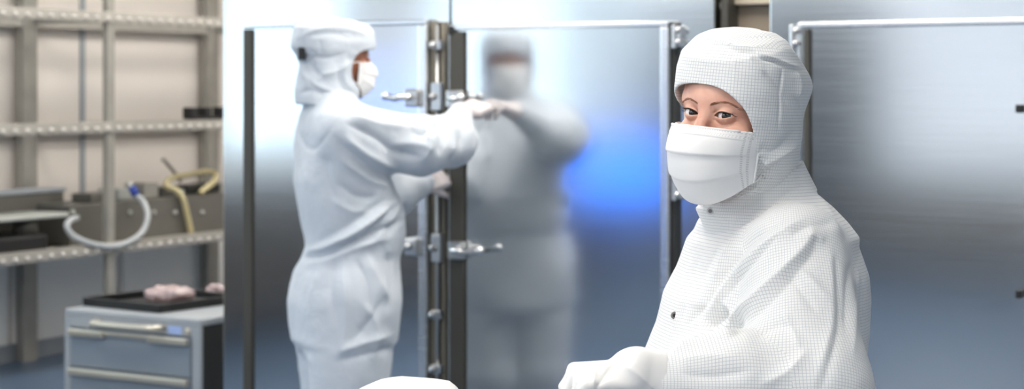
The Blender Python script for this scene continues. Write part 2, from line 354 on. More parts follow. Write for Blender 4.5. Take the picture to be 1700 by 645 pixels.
# ================================================================== ROOM SIDE THAT ONLY THE STEEL MIRRORS
def bench(s0, s1, t0, t1, z, label, front):
    b = thing('lab_bench', R((s0+s1)/2, (t0+t1)/2, 0), label, 'bench')
    MB().box(s0, s1, t0, t1, z-.04, z).build('worktop', M['panelgrey'], b, bevel=.005)
    MB().box(s0+.02, s1-.02, t0+.02, t1-.02, .1, z-.04).build('base_unit', M['bench'], b)
bench(SL+.02, SL+.65, .9, 8.9, 1.0, 'long dark fronted laboratory bench under the added glowing panes', 0)
bench(-1.35, 2.6, 8.3, 8.97, .9, 'dark fronted laboratory bench along the far wall', 0)
gc = thing('tall_cupboard', R(-2.7, 8.7, 0), 'tall mid grey cupboard beside the dark door', 'cupboard')
MB().box(-3.2, -2.15, 8.35, 8.98, 0, 2.3).build('body', M['greycab'], gc, bevel=.005)
MB().box(-3.18, -2.69, 8.33, 8.35, .1, 2.28).build('door', M['greycab'], gc, bevel=.003); MB().box(-2.67, -2.17, 8.33, 8.35, .1, 2.28).build('door', M['greycab'], gc, bevel=.003)
dk = thing('desk', R(-1.8, 5.3, 0), 'charcoal desk carrying a large blue screen', 'desk')
MB().box(-2.5, -1.1, 4.95, 5.65, .71, .75).build('desktop', M['bench'], dk, bevel=.004)
for s in (-2.45, -1.15): MB().box(s-.02, s+.02, 5.0, 5.6, 0, .71).build('leg', M['bench'], dk)
mo = thing('monitor', R(-1.78, 5.2, .75), 'large monitor showing a plain bright blue screen on the desk', 'monitor')
MB().box(-2.16, -1.4, 5.1, 5.13, .8, 1.26).build('casing', M['black'], mo, bevel=.006); MB().box(-2.14, -1.42, 5.092, 5.1, .82, 1.24).build('screen', M['blue'], mo)
MB().box(-1.83, -1.73, 5.13, 5.16, .75, .95).box(-1.93, -1.63, 5.08, 5.28, .75, .765).build('stand', M['black'], mo, bevel=.004)
wd = thing('wall_display', R(SL+.02, 5.95, 1.15), 'flat lilac blue wall display between two added glowing panes', 'display')
MB().box(SL+.005, SL+.05, 5.42, 6.48, 1.15, 1.75).build('casing', M['panelgrey'], wd, bevel=.006); MB().box(SL+.05, SL+.056, 5.46, 6.44, 1.18, 1.72).build('screen', M['lilac'], wd)

# ================================================================== STORAGE RACK ON THE LEFT
rk = thing('storage_rack', R(-3.87, -2.2, 0), 'tall grey metal storage rack with perforated rails along the cream wall', 'rack')
SF, SBK = -3.6, -4.13
for t in (-.55, -2.2, -3.8):
    MB().box(SF-.02, SF+.02, t-.03, t+.03, 0, 2.7).build('post', M['rack'], rk, bevel=.004)
    tb = {-2.2: -2.1, -3.8: -3.73}.get(t, t)
    MB().box(SBK-.03, SBK+.03, tb-.055, tb+.055, 0, 2.7).build('post', M['rack'], rk, bevel=.004)
for z, shelf in ((1.965, 0), (1.345, 0), (.665, 1)):
    MB().box(SF-.0, SF+.03, -3.85, -.5, z-.03, z+.02).box(SF-.03, SF+.03, -3.85, -.5, z+.02, z+.03).build('front_rail', M['rack_rail'], rk, bevel=.003)
    MB().box(SBK-.02, SBK+.02, -3.85, -.5, z-.05, z+.02).build('rear_rail', M['rack_rail'], rk, bevel=.003)
    m = MB(); t = -3.83
    while t < -.55: m.ball(R(SF+.032, t, z-.006), .014, 5); t += .088  # pale balls stand in for the glints along the rail
    tag(m.build('rail_glint_stud', M['stud'], rk, smooth=True), kind='stuff')
    for t in (-.55, -2.15, -3.76): MB().box(SBK, SF, t-.02, t+.02, z-.03, z+.01).build('cross_bar', M['rack'], rk)
    if shelf: MB().box(SBK, SF, -3.84, -.52, z-.005, z+.012).build('shelf', M['rack_rail'], rk)
def ratr(x, v, s):                            # point seen at (x, v) lying in the vertical plane s = const
    u = (x-850)/F_PX; o = O+s*E1; t = (o[1]*u-o[0])/(E2[0]-E2[1]*u); p = R(s, t, 0); return s, t, CZ-(v-HV)*p[1]/F_PX
def PR(x, v, s): a = ratr(x, v, s); return R(*a)
zs = .68
# small black clip on the second rail
_, t0, z0 = ratr(318, 203, SF+.0); _, t1, _ = ratr(371, 203, SF)
ck = MB().box(SF-.06, SF+.02, t1, t0, 1.377, 1.395); 
for k in (.02, .45, .95): tt = t0+(t1-t0)*k; ck.box(SF-.05, SF+.02, tt-.03, tt+.03, 1.38, 1.45)
c_ = ck.build('clamp', M['black'], None, bevel=.004); tag(c_, 'small black clamp bracket on the second rail of the rack', 'clamp')
# instrument casing
s, t0, _ = ratr(110, 380, -3.75); _, t1, _ = ratr(372, 380, -3.75); _, _, zt = ratr(230, 332, -3.7)
ins = thing('instrument', R(-3.88, (t0+t1)/2, zs), 'long grey metal instrument casing on the third rack shelf under the coiled cream hose', 'instrument')
MB().box(-4.05, -3.72, t1, t0, zs, zt).build('casing', M['box_grey'], ins, bevel=.008)
for k, (x, v, w, h) in enumerate(((150, 322, .12, .05), (190, 316, .09, .07), (232, 312, .08, .09), (262, 316, .07, .06), (300, 318, .11, .04), (340, 316, .09, .06))):
    _, t, _ = ratr(x, v, -3.85); MB().box(-3.93, -3.77, t-w, t+w*.6, zt, zt+h).build('fitting_block', M[('box_grey', 'plate', 'rack')[k % 3]], ins, bevel=.008)
for x in (120, 175, 215, 255, 290, 335):
    _, t, z = ratr(x, 352, -3.72); MB().ball(R(-3.715, t, z), .014, 6).build('front_knob', M['plate'], ins, smooth=True)
_, t, _ = ratr(318, 300, -3.85); MB().box(-3.9, -3.75, t-.16, t+.16, zt+.01, zt+.06).build('connector_block', M['black'], ins, bevel=.01)
MB().tube(spline([PR(300, 300, -3.85), PR(292, 288, -3.85), PR(278, 272, -3.85), PR(270, 264, -3.85)], 6), .012, 8).build('probe_rod', M['rack'], ins, smooth=True)
# coiled cream hose
hz = MB().tube(spline([PR(318, 388, -3.69), PR(312, 362, -3.69), PR(304, 330, -3.69), PR(292, 315, -3.72), PR(276, 308, -3.76), PR(284, 296, -3.78), PR(310, 290, -3.8), PR(340, 285, -3.8), PR(358, 288, -3.78), PR(356, 300, -3.74), PR(342, 312, -3.72), PR(332, 320, -3.72)], 8), .018, 12)
tag(hz.build('hose', M['cream_hose'], smooth=True), 'coiled cream rubber hose draped over the grey instrument', 'hose')
gh = MB().tube(spline([PR(224, 322, -3.67), PR(238, 335, -3.63), PR(245, 358, -3.58), PR(236, 385, -3.57), PR(212, 402, -3.56), PR(184, 409, -3.56), PR(150, 404, -3.57), PR(122, 392, -3.6), PR(111, 376, -3.62), PR(116, 366, -3.65), PR(128, 361, -3.68)], 8), .017, 12)
gho = thing('tube_loop', R(-3.6, -2.2, .7), 'pale grey tube hanging in a wide loop in front of the rack post', 'tube')
gh.build('tube', M['grey_hose'], gho, smooth=True)
MB().tube([PR(219, 311, -3.69), PR(226, 324, -3.66)], .024, 12).build('fitting', M['bluefit'], gho, smooth=True, label='blue tube fitting'); MB().tube([PR(210, 303, -3.72), PR(219, 312, -3.69)], .02, 12).build('nozzle', M['plate'], gho, smooth=True)
# black device with pale plate at the left end of the shelf
_, t0, _ = ratr(-8, 400, -3.62); _, t1, _ = ratr(80, 400, -3.62); _, _, zt = ratr(40, 392, -3.62)
bd = thing('scale', R(-3.75, (t0+t1)/2, zs), 'black bench scale with a pale flat plate on the third rack shelf', 'scale')
MB().box(-3.95, -3.62, t1, t0+.1, zs, zt).build('housing', M['black'], bd, bevel=.012)
_, tc, zc = ratr(42, 380, -3.75); MB().tube([R(-3.75, tc, zt-.01), R(-3.75, tc, zt+.08)], [.075, .06], 18).build('pedestal', M['rubber'], bd, smooth=True)
_, ta, zp = ratr(-10, 357, -3.72); _, tb, _ = ratr(102, 357, -3.72); MB().box(-3.95, -3.66, tb, ta+.1, zt+.08, zt+.105).build('plate', M['plate'], bd, bevel=.008)
gb = thing('storage_bin', R(-3.9, -1.7, zs), 'low grey metal bin behind the black scale on the rack shelf', 'bin')
_, ta, zq = ratr(0, 318, -4.0); _, tb, _ = ratr(100, 318, -4.0)
MB().box(-4.08, -3.97, tb, ta+.3, zs, zq).build('bin', M['box_grey'], gb, bevel=.006)
MB().box(-4.09, -3.96, tb-.01, ta+.31, zq-.02, zq+.005).build('rim', M['panelgrey'], gb, bevel=.004)

# ================================================================== DRAWER CABINET
DS0, DS1, DT, DZ = -2.155, -1.396, -.349, .607
dc = thing('drawer_cabinet', R((DS0+DS1)/2, DT-.3, 0), 'blue grey metal drawer cabinet with cream handle strips, under the black tray', 'cabinet')
MB().box(DS0+.003, DS1-.003, DT-.62, DT-.004, .06, DZ-.03).box(DS0+.03, DS1-.03, DT-.58, DT-.06, .0, .06).build('body', M['side_dark'], dc, bevel=.004)
MB().box(DS0, DS1, DT-.63, DT+.0, DZ-.03, DZ).build('top', M['drawer_edge'], dc, bevel=.006)
MB().box(DS0, DS0+.035, DT-.02, DT, .06, DZ-.03).box(DS1-.045, DS1, DT-.02, DT, .06, DZ-.03).box(DS0+.035, DS1-.045, DT-.02, DT, DZ-.075, DZ-.03).build('front_frame', M['drawer_edge'], dc, bevel=.003)
for k, (z1, z0) in enumerate(((DZ-.08, DZ-.245), (DZ-.25, DZ-.415), (DZ-.42, .07))):
    d = MB().box(DS0+.04, DS1-.05, DT-.02, DT+.004, z0, z1).build('drawer', M['drawer'], dc, bevel=.004)
    m = MB()
    if k == 0: m.box(DS0+.042, DS0+.24, DT+.003, DT+.03, z1-.03, z1-.002).box(DS1-.27, DS1-.055, DT+.003, DT+.03, z1-.03, z1-.002).box(DS0+.24, DS1-.27, DT+.003, DT+.014, z1-.022, z1-.004)
    else: m.box(DS0+.042, DS1-.055, DT+.003, DT+.03, z1-.03, z1-.002)
    m.build('handle_strip', M['cream_metal'], d, bevel=.005)
zz = DZ-.045; a, b = DS0+.2, DS0+.56
MB().tube(spline([R(a, DT-.0, zz), R(a, DT+.03, zz), R(a+.03, DT+.06, zz), R((a+b)/2, DT+.07, zz), R(b-.03, DT+.06, zz), R(b, DT+.03, zz), R(b, DT-.0, zz)], 6), .013, 12).build('grab_handle', M['cream_metal'], dc, smooth=True)
MB().box(DS1-.17, DS1-.1, DT, DT+.003, DZ-.07, DZ-.035).build('label_holder', M['label'], dc, label='pale blue label')
MB().tube([R(DS1-.065, DT-.005, DZ-.052), R(DS1-.065, DT+.006, DZ-.052)], .013, 14).build('lock', M['cream_metal'], dc, smooth=True)
# black tray, set down at an angle
def on_top(x, v, z=DZ):
    Y = (CZ-z)*F_PX/(v-HV); return V3((x-850)*Y/F_PX, Y, z)
q = [on_top(137, 507), on_top(265, 520), on_top(392, 503), on_top(290, 488)]
ty = thing('tray', (q[0]+q[2])/2, 'shallow black rectangular tray lying askew on the drawer cabinet', 'tray')
def poly_prism(mb, P, z0, z1): n = len(P); return mb.add([(p[0], p[1], z0) for p in P]+[(p[0], p[1], z1) for p in P], [tuple(range(n))[::-1], tuple(range(n, 2*n))]+[(i, (i+1) % n, n+(i+1) % n, n+i) for i in range(n)])
cen = sum(q)/4; inn = [p+(cen-p)*.05 for p in q]
poly_prism(MB(), q, DZ+.001, DZ+.008).build('tray_floor', M['black'], ty)
m = MB()
for i in range(4):
    j = (i+1) % 4; poly_prism(m, [q[i], q[j], inn[j], inn[i]], DZ+.008, DZ+.038)
m.build('rim', M['black'], ty, bevel=.003)
def blob_bag(c, r, seed, name, label):
    fn = lambda p: ell(p, c, r)+.010*vnoise(p, 28, seed)+.006*vnoise(p, 55, seed+3)
    V, Fq = surface(fn, c-np.array(r)-.03, c+np.array(r)+.03, .006); V[:, 2] = np.maximum(V[:, 2], DZ+.009)
    o = link_mesh(name, V, Fq, M['bag'], None, True); tag(o, label, 'bag'); return o
p1 = on_top(278, 503); p2 = on_top(342, 496)
blob_bag(p1+V3(0, .05, .035), (.115, .08, .04), 3, 'plastic_bag', 'crumpled clear bag of pinkish parts with a bright glint, in the black tray')
blob_bag(p2+V3(.03, .08, .03), (.05, .05, .034), 9, 'plastic_bag', 'smaller crumpled clear bag next to the steel cabinet edge, in the black tray')
# ================================================================== PEOPLE
Q = 1.0     # voxel size factor
M['suit'] = fabric('grid_coverall_cloth', (240, 240, 238), (196, 199, 203), .0047, .16)
M['suit_plain'] = fabric('sleeve_cloth', (243, 243, 242), (214, 216, 218), .0047, .14)
M['suit2'] = fabric('pale_blue_white_coverall', (216, 222, 229), (203, 210, 218), .005, .15, bump=.35)
M['glove'] = mat('white_nitrile_glove', (228, 226, 223), .45, bump=(30, .25, .004)); M['glove2'] = mat('greyish_pink_glove', (212, 203, 202), .45, bump=(30, .3, .006))
M['snap'] = mat('metal_snap', (150, 148, 145), .3, .8)
def skin_mat(n, c, red):
    m = mat(n, c, .45); nt = m.node_tree; b = nt.nodes['Principled BSDF']; b.inputs['Subsurface Weight'].default_value = .15; b.inputs['Subsurface Radius'].default_value = (.01, .004, .002); b.inputs['Subsurface Scale'].default_value = .6
    tc = nt.nodes.new('ShaderNodeTexCoord'); ns = nt.nodes.new('ShaderNodeTexNoise'); ns.inputs['Scale'].default_value = 45; ns.inputs['Detail'].default_value = 5; nt.links.new(tc.outputs['Object'], ns.inputs['Vector'])
    r = nt.nodes.new('ShaderNodeValToRGB'); nt.links.new(ns.outputs['Fac'], r.inputs[0]); r.color_ramp.elements[0].position = .35; r.color_ramp.elements[1].position = .65
    r.color_ramp.elements[0].color = lin(red); r.color_ramp.elements[1].color = lin(c); nt.links.new(r.outputs[0], b.inputs['Base Color'])
    bp = nt.nodes.new('ShaderNodeBump'); bp.inputs['Strength'].default_value = .12; bp.inputs['Distance'].default_value = .002; n2 = nt.nodes.new('ShaderNodeTexNoise'); n2.inputs['Scale'].default_value = 400
    nt.links.new(tc.outputs['Object'], n2.inputs['Vector']); nt.links.new(n2.outputs['Fac'], bp.inputs['Height']); nt.links.new(bp.outputs[0], b.inputs['Normal']); return m
M['skin1'] = skin_mat('fair_skin', (226, 178, 156), (214, 160, 138)); M['skin2'] = skin_mat('tan_skin', (170, 112, 84), (156, 98, 72))
M['brow'] = mat('brown_brow_hair', (150, 104, 80), .7); M['lash'] = mat('dark_lash', (44, 28, 24), .6); M['brow2'] = mat('dark_brow_hair', (46, 30, 24), .7)
def mask_mat():
    m = mat('white_mask_fleece', (246, 245, 243), .8); nt = m.node_tree; b = nt.nodes['Principled BSDF']; N = nt.nodes.new; L = nt.links.new
    uv = N('ShaderNodeUVMap'); sp = N('ShaderNodeSeparateXYZ'); L(uv.outputs[0], sp.inputs[0])
    def math_(op, a, v=None, b_=None):
        n = N('ShaderNodeMath'); n.operation = op; L(a, n.inputs[0])
        if v is not None: n.inputs[1].default_value = v
        if b_ is not None: L(b_, n.inputs[1])
        return n.outputs[0]
    def band(ax, c, w): d = math_('ABSOLUTE', math_('SUBTRACT', sp.outputs[ax], c)); return math_('LESS_THAN', d, w)
    def dash(ax, per, duty): return math_('LESS_THAN', math_('FRACT', math_('DIVIDE', sp.outputs[ax], per)), duty)
    rows = None                                  # welded stitch dots: two rows by the top edge, two by each side edge
    for ax, c, w in ((1, .05, .007), (1, .115, .006), (1, .145, .006), (0, .965, .006), (0, .935, .006), (0, .035, .006), (0, .065, .006)):
        r = math_('MULTIPLY', band(ax, c, w), None, dash(1-ax, .022 if ax else .03, .45)); rows = r if rows is None else math_('MAXIMUM', rows, None, r)
    mx = N('ShaderNodeMix'); mx.data_type = 'RGBA'; mx.inputs['A'].default_value = lin((250, 249, 248)); mx.inputs['B'].default_value = lin((205, 203, 200)); L(rows, mx.inputs['Factor']); L(mx.outputs['Result'], b.inputs['Base Color'])
    tr = N('ShaderNodeBsdfTranslucent'); tr.inputs[0].default_value = lin((250, 249, 248)); ms = N('ShaderNodeMixShader'); ms.inputs[0].default_value = .15
    L(b.outputs[0], ms.inputs[1]); L(tr.outputs[0], ms.inputs[2]); L(ms.outputs[0], nt.nodes['Material Output'].inputs[0]); return m
M['mask'] = mask_mat()
def eye_mat(iris):
    m = mat('eyeball', (236, 228, 224), .12); nt = m.node_tree; b = nt.nodes['Principled BSDF']; tc = nt.nodes.new('ShaderNodeTexCoord'); sp = nt.nodes.new('ShaderNodeSeparateXYZ'); nt.links.new(tc.outputs['Object'], sp.inputs[0])
    r = nt.nodes.new('ShaderNodeValToRGB'); mr = nt.nodes.new('ShaderNodeMapRange'); mr.inputs['From Min'].default_value = .0085; mr.inputs['From Max'].default_value = .0121; nt.links.new(sp.outputs[2], mr.inputs[0]); nt.links.new(mr.outputs[0], r.inputs[0])
    e = r.color_ramp.elements; e[0].position = .0; e[0].color = lin((232, 222, 218)); e[1].position = 1; e[1].color = (.004, .003, .003, 1)
    for p, c in ((.34, (232, 224, 220)), (.40, (40, 28, 22)), (.52, iris), (.78, iris), (.83, (8, 6, 6))): x = e.new(p); x.color = lin(c)
    nt.links.new(r.outputs[0], b.inputs['Base Color']); b.inputs['Coat Weight'].default_value = 1; b.inputs['Coat Roughness'].default_value = .03; return m

def frame2(fx, fy, roll=0.0, pitch=0.0):
    f = V3(fx, fy, 0); f /= np.linalg.norm(f); l = V3(-f[1], f[0], 0); u = V3(0, 0, 1)
    f, u = f*math.cos(pitch)-u*math.sin(pitch), u*math.cos(pitch)+f*math.sin(pitch)
    l, u = l*math.cos(roll)-u*math.sin(roll), u*math.cos(roll)+l*math.sin(roll)
    return np.stack([f, l, u], 1)                      # columns: forward, own left, up

EO = .0298
def hand_sdf(w, d, n, side, curl, spread=.02, thumb=(.55, .75, -.35), sc=1.0, curls=None):
    """w wrist, d towards the fingers, n out of the back of the hand, side +1/-1: which way the thumb lies"""
    d = d/np.linalg.norm(d); n = n-d*(n@d); n /= np.linalg.norm(n); s = np.cross(d, n)*side
    fr = np.stack([d, s, n], 1); segs = []
    for k, (off, L, r) in enumerate(((.030, .072, .0088), (.010, .080, .0091), (-.010, .074, .0088), (-.029, .058, .0078))):
        p = w+sc*(d*(.088-abs(k-1)*.004)+s*off); a = 0; dd = d+s*spread*(1.5-k); dd /= np.linalg.norm(dd); c = curls[k] if curls else curl
        for j, fr_ in enumerate((.44, .31, .25)):
            a += math.radians(c*(.75, 1.1, .8)[j]); q = p+sc*L*fr_*(dd*math.cos(a)-n*math.sin(a)); segs.append((p, q, sc*r*(1-.07*j), sc*r*(1-.07*(j+1)))); p = q
    t0 = w+sc*(d*.022+s*.026-n*.006); td = d*thumb[0]+s*thumb[1]+n*thumb[2]; td /= np.linalg.norm(td); t1 = t0+sc*td*.042; td2 = td+d*.45-n*.2; td2 /= np.linalg.norm(td2); t2 = t1+sc*td2*.032; td3 = td2+d*.3-n*.1; td3 /= np.linalg.norm(td3); t3 = t2+sc*td3*.024
    segs += [(t0, t1, sc*.014, sc*.011), (t1, t2, sc*.011, sc*.0105), (t2, t3, sc*.0105, sc*.0085)]
    def f(p):
        q = (p-w)@fr
        palm = np.linalg.norm(np.maximum(np.abs(q-V3(.048, 0, -.001)*sc)-V3(.036, .029, .003)*sc, 0), axis=1)-.011*sc
        o = smin(palm, cap(p, w-d*.02, w+d*.03*sc, .026*sc, .024*sc), .015)
        for a, b, r0, r1 in segs: o = smin(o, cap(p, a, b, r0, r1), .004)
        return o
    pts = np.array([x for s_ in segs for x in s_[:2]]+[w]); return f, pts.min(0)-.035, pts.max(0)+.035

def face_sdf(p, o, Mh, open_=(.0052, .0038)):
    q = (p-o)@Mh; F, A, Z = q[:, 0], np.abs(q[:, 1]), q[:, 2]; qa = np.stack([F, A, Z], 1); e = lambda c, r: ell(qa, V3(*c), V3(*r))
    d = smin(e((-.003, 0, .030), (.1015, .0835, .088)), e((.022, 0, -.045), (.066, .063, .080)), .03)
    d = smin(d, cap(qa, V3(.083, 0, .020), V3(.071, .044, .020), .0165, .012), .012)          # brow ridge
    d = smin(d, ell(qa, V3(.070, .040, -.034), V3(.023, .024, .020)), .014)                    # cheek bones
    d = smax(d, -ell(qa, V3(.108, EO, -.001), V3(.020, .0185, .0125)), .012)                  # sockets
    d = smin(d, cap(qa, V3(.088, 0, .012), V3(.112, 0, -.032), .0085, .010), .010)               # nose bridge
    d = smin(d, cap(qa, V3(.112, 0, -.034), V3(.106, .012, -.040), .011, .008), .006)
    d = smin(d, cap(qa, V3(.090, .0, -.066), V3(.082, .018, -.066), .008, .005), .006); d = smin(d, ell(qa, V3(.082, 0, -.098), V3(.018, .022, .018)), .012)
    eb = np.linalg.norm(qa-V3(.0815, EO, 0), axis=1); d = smin(d, eb-.0142, .0045)
    x = (A-EO)/.0148; k = np.maximum(1-x*x, 0); zt = .0004+open_[0]*k**.8; zb = .0004-open_[1]*k; zz = Z-.0012*x                       # outer corners sit a touch higher
    cut = np.maximum(np.maximum(zz-zt, zb-zz), .083-F); cut = np.maximum(cut, np.abs(x)*.0148-.0145)
    d = smax(d, -cut, .0012)
    cr = np.abs(np.sqrt(((A-EO)/.0185)**2+((Z+.004)/.0125)**2)-1)*.012; m = (Z > .003) & (F > .07); d = d+np.where(m, .0009*np.exp(-(cr/.0011)**2), 0)   # lid crease
    cr2 = np.abs(np.sqrt(((A-.030)/.019)**2+((Z-.003)/.0155)**2)-1)*.014; m = (Z < -.006) & (F > .07); return d+np.where(m, .0007*np.exp(-(cr2/.0014)**2), 0)

def mask_mesh(o, Mh, side=.075, T=((-.018, .116), (-.036, .133), (-.066, .134), (-.105, .118), (-.138, .086)), Fs=.050, zs=(-.021, -.084), n=90, m=70, wexp=.85, shift=0):
    b = np.linspace(0, 1, m); a = np.linspace(-1, 1, n); T = np.array(T); tt = np.linspace(0, 1, len(T))
    sp = np.array(spline([(t, z, f) for t, (z, f) in zip(tt, T)], 12)); zc = np.interp(b, sp[:, 0], sp[:, 1]); fc = np.interp(b, sp[:, 0], sp[:, 2])
    P = np.zeros((m, n, 3))
    for j in range(m):
        w = 1-np.abs(a)**2.3; ww = (1-a*a)
        saw = ((b[j]*3.6+.35) % 1.0); pl = .0050*(saw**1.5)*(1-np.abs(a)**4)*min(1, (1-b[j])*5)*min(1, max(0, b[j]-.12)*8)
        nose = -.003*np.exp(-((np.abs(a)-.33)/.16)**2)*max(0, 1-b[j]*4)
        P[j, :, 0] = Fs+(fc[j]-Fs)*w**wexp+pl+nose; P[j, :, 1] = shift+side*np.sign(a)*np.abs(a)**.93*(1-.08*b[j]); P[j, :, 2] = (zs[0]+(zs[1]-zs[0])*b[j])*(1-ww)+zc[j]*ww+.0015*np.sin(a*3+1)*b[j]
    V = P.reshape(-1, 3); V = V+(.0012*vnoise(V, 45, 5))[:, None]*V3(1, 0, 0); V = V@Mh.T+o
    i, j = np.meshgrid(np.arange(n-1), np.arange(m-1)); k = (j*n+i).ravel(); Fq = np.stack([k, k+1, k+n+1, k+n], 1)
    uv = np.stack([((k % n)[:, None]+[0, 1, 1, 0])/(n-1), ((k//n)[:, None]+[0, 0, 1, 1])/(m-1)], -1)
    return V, Fq, uv, P@Mh.T+o
def build_mask(o, Mh, parent, ear=.03, **k):
    V, Fq, uv, G = mask_mesh(o, Mh, **k); ob = link_mesh('face_mask', V, Fq, M['mask'], parent, True)
    l = ob.data.uv_layers.new(name='UVMap'); l.data.foreach_set('uv', uv.reshape(-1)); sm = ob.modifiers.new('solid', 'SOLIDIFY'); sm.thickness = .0014
    F_, L_, U_ = Mh.T
    for c in (0, -1):
        sg = -1 if c == 0 else 1; t, b = G[0, c], G[-1, c]; [MB().tube(spline([t+F_*.004, t+L_*sg*.003-F_*.012+U_*.0, t+L_*sg*.006-F_*ear-U_*.006], 6), .0016, 8).build('ear_loop', M['mask'], ob, smooth=True), MB().tube(spline([b+F_*.003, b+L_*sg*.001-F_*.008+U_*.004, b-L_*sg*.002-F_*ear*.7+U_*.010], 6), .0016, 8).build('ear_loop', M['mask'], ob, smooth=True)]
        e = MB(); cols = G[:, c]; e.tube([q+L_*sg*.0006+F_*.0012 for q in cols[::3]], .0022, 6); e.build('mask_binding', M['mask'], ob, smooth=True)
    MB().tube([G[1, k]+F_*.001 for k in range(8, G.shape[1]-8, 3)], .0022, 6).build('nose_wire_fold', M['mask'], ob, smooth=True)
    return ob
def eyes(o, Mh, parent, target, iris, brow_m, brow_pts, face):
    F_, L_, U_ = Mh.T; em = eye_mat(iris)
    for sg in (-1, 1):
        c = o+F_*.0815+L_*EO*sg; g = target-c; g /= np.linalg.norm(g); x = np.cross(V3(0, 0, 1), g); x /= np.linalg.norm(x); y = np.cross(g, x)
        m = MB().ball(V3(0, 0, 0), .0121, 20); Rm = np.stack([x, y, g], 1)
        eb = link_mesh('eyeball', np.array(m.v), m.f, em, None, True, origin=(0, 0, 0)); eb.parent = parent; eb.matrix_local = Matrix.Translation(Vector(c-ORG[parent])) @ Matrix(Rm.tolist()).to_4x4(); ORG[eb] = c
        lm = MB()                                    # lash line along the upper lid
        def surf(a, z): 
            lo, hi = .05, .14
            for _ in range(16):
                mid = (lo+hi)/2; v = face((o+F_*mid+L_*a+U_*z)[None])[0]
                if v < 0: lo = mid
                else: hi = mid
            return o+F_*lo+L_*a+U_*z
        P = []
        for t in np.linspace(-1.0, 1.12, 15):
            kx = max(1-t*t, 0); P.append(surf(sg*(EO+.0146*t), .0004+.0056*kx**.8+.0012*t+(-.0016*max(0, t-1)*8))+F_*.0008)
        lm.tube(P, [.0003+.0009*math.sin(math.pi*min(1, (i+.8)/15)) for i in range(15)], 6)
        for i in range(3, 15):
            a = P[i]; lm.tube([a, a+F_*.003+L_*sg*.0012*(i/7), a+F_*.0055+U_*.0018+L_*sg*.003*(i/8)], [.0004, .0003, .0001], 4)
        lm.build('eyelashes', M['lash'], parent, smooth=True)
        bm_ = MB(); B_ = spline(brow_pts, 10); n = len(B_)
        for i in range(110):
            k = random.random(); a, z = B_[int(k*(n-1))]; w = .0022*(1-k*.72)*(.5+.5*min(1, k*8)); zz = z+random.uniform(-w, w); p0 = surf(sg*a, zz); p1 = surf(sg*(a+.0045+.002*k), zz+.0022*(1-1.6*k)); bm_.tube([p0, (p0+p1)/2+F_*.0007, p1+F_*.0002], [.00024, .00024, .0001], 4)
        bm_.build('eyebrow', brow_m, parent)
def suit_part(name, fn, lo, hi, h, m, parent, uvp, lines=(), noise=((9, .004), (22, .0018)), it=2, stretch=(1, 1, 1), **k):
    V, Fq = surface(fn, lo, hi, h*Q); V = relax(V, Fq, it); N = normals(V, Fq)
    d = sum(a*vnoise(V*np.array(stretch), s, i+3) for i, (s, a) in enumerate(noise)); V = V+N*d[:, None]; 
    if lines: V = folds(V, normals(V, Fq), lines); V = relax(V, Fq, 1, .35)
    o = link_mesh(name, V, Fq, m, parent, True, **k); set_uv(o, V, Fq, uvp); return o

def table(rows, Yc, cx_at, fwd, origin):
    """silhouette rows (v, x left, x right, half side, exponent) -> loft table about a vertical axis through origin"""
    out = []
    for v, xl, xr, hs, n in rows:
        X0, X1 = (xl-850)*Yc/F_PX, (xr-850)*Yc/F_PX; E = (X1-X0)/2; c = (X0+X1)/2; sx = abs(fwd[0]); sy = abs(fwd[1])
        hf = math.sqrt(max((E*E-(hs*sy)**2), (.45*E)**2))/sx; out.append((CZ-(v-HV)*Yc/F_PX-origin[2], (c-origin[0])/fwd[0], hf, hs, n))
    return np.array(out)
def tab(*rows): return np.array(rows, float)

# ------------------------------------------------------------------ PERSON 1: turned to the camera, in the grid coverall
YW = 2.80
H1 = at(1227, 190, YW); MH1 = frame2(-math.sin(math.radians(40)), -math.cos(math.radians(40)), math.radians(4.6), math.radians(-1))
face1 = lambda p: face_sdf(p, H1, MH1)
def body1_core(p):
    d = cap(p, H1+V3(.0, .0, -.06), at(1262, 400, 2.85), .052, .056)
    d = smin(d, cap(p, at(1275, 430, 2.85), at(1255, 640, 2.85), .085, .1), .05)
    for a, b, c, s_ in ((at(1325, 420, 2.70), at(1330, 640, 2.60), at(1100, 640, 2.58), 1), (at(1260, 420, 3.0), at(1200, 650, 2.95), at(1080, 668, 2.75), 1)):
        d = smin(d, cap(p, a, b, .045, .038), .03); d = smin(d, cap(p, b, c, .038, .026), .02)
    for sg in (-1, 1):
        hp = V3(.37, 2.83+.09*sg, .88); d = smin(d, cap(p, hp, V3(.38, 2.83+.1*sg, .45), .08, .05), .04); d = smin(d, cap(p, V3(.38, 2.83+.1*sg, .45), V3(.40, 2.83+.1*sg, .09), .05, .035), .02)
    return d
Vb, Fb = surface(body1_core, V3(.05, 2.4, .03), V3(.65, 3.15, 1.5), .010)
Vf, Ff = surface(lambda p: np.minimum(face1(p), 1), H1-V3(.13, .13, .14), H1+V3(.12, .13, .14), .00115*Q); Vf = relax(Vf, Ff, 1, .4)
p1 = link_mesh('person', np.concatenate([Vf, Vb]), np.concatenate([Ff, Fb+len(Vf)]), M['skin1'], None, True, origin=(.38, 2.83, 0))
tag(p1, 'person in white grid coverall, hood and pleated mask, looking into the camera', 'person')
eyes(H1, MH1, p1, V3(0, 0, CZ), (46, 33, 26), M['brow'], [(.011, .0150), (.018, .0180), (.031, .0205), (.043, .017), (.052, .010)], face1)
build_mask(H1, MH1, p1, zs=(-.021, -.096), side=.0765, wexp=.76, shift=-.003)
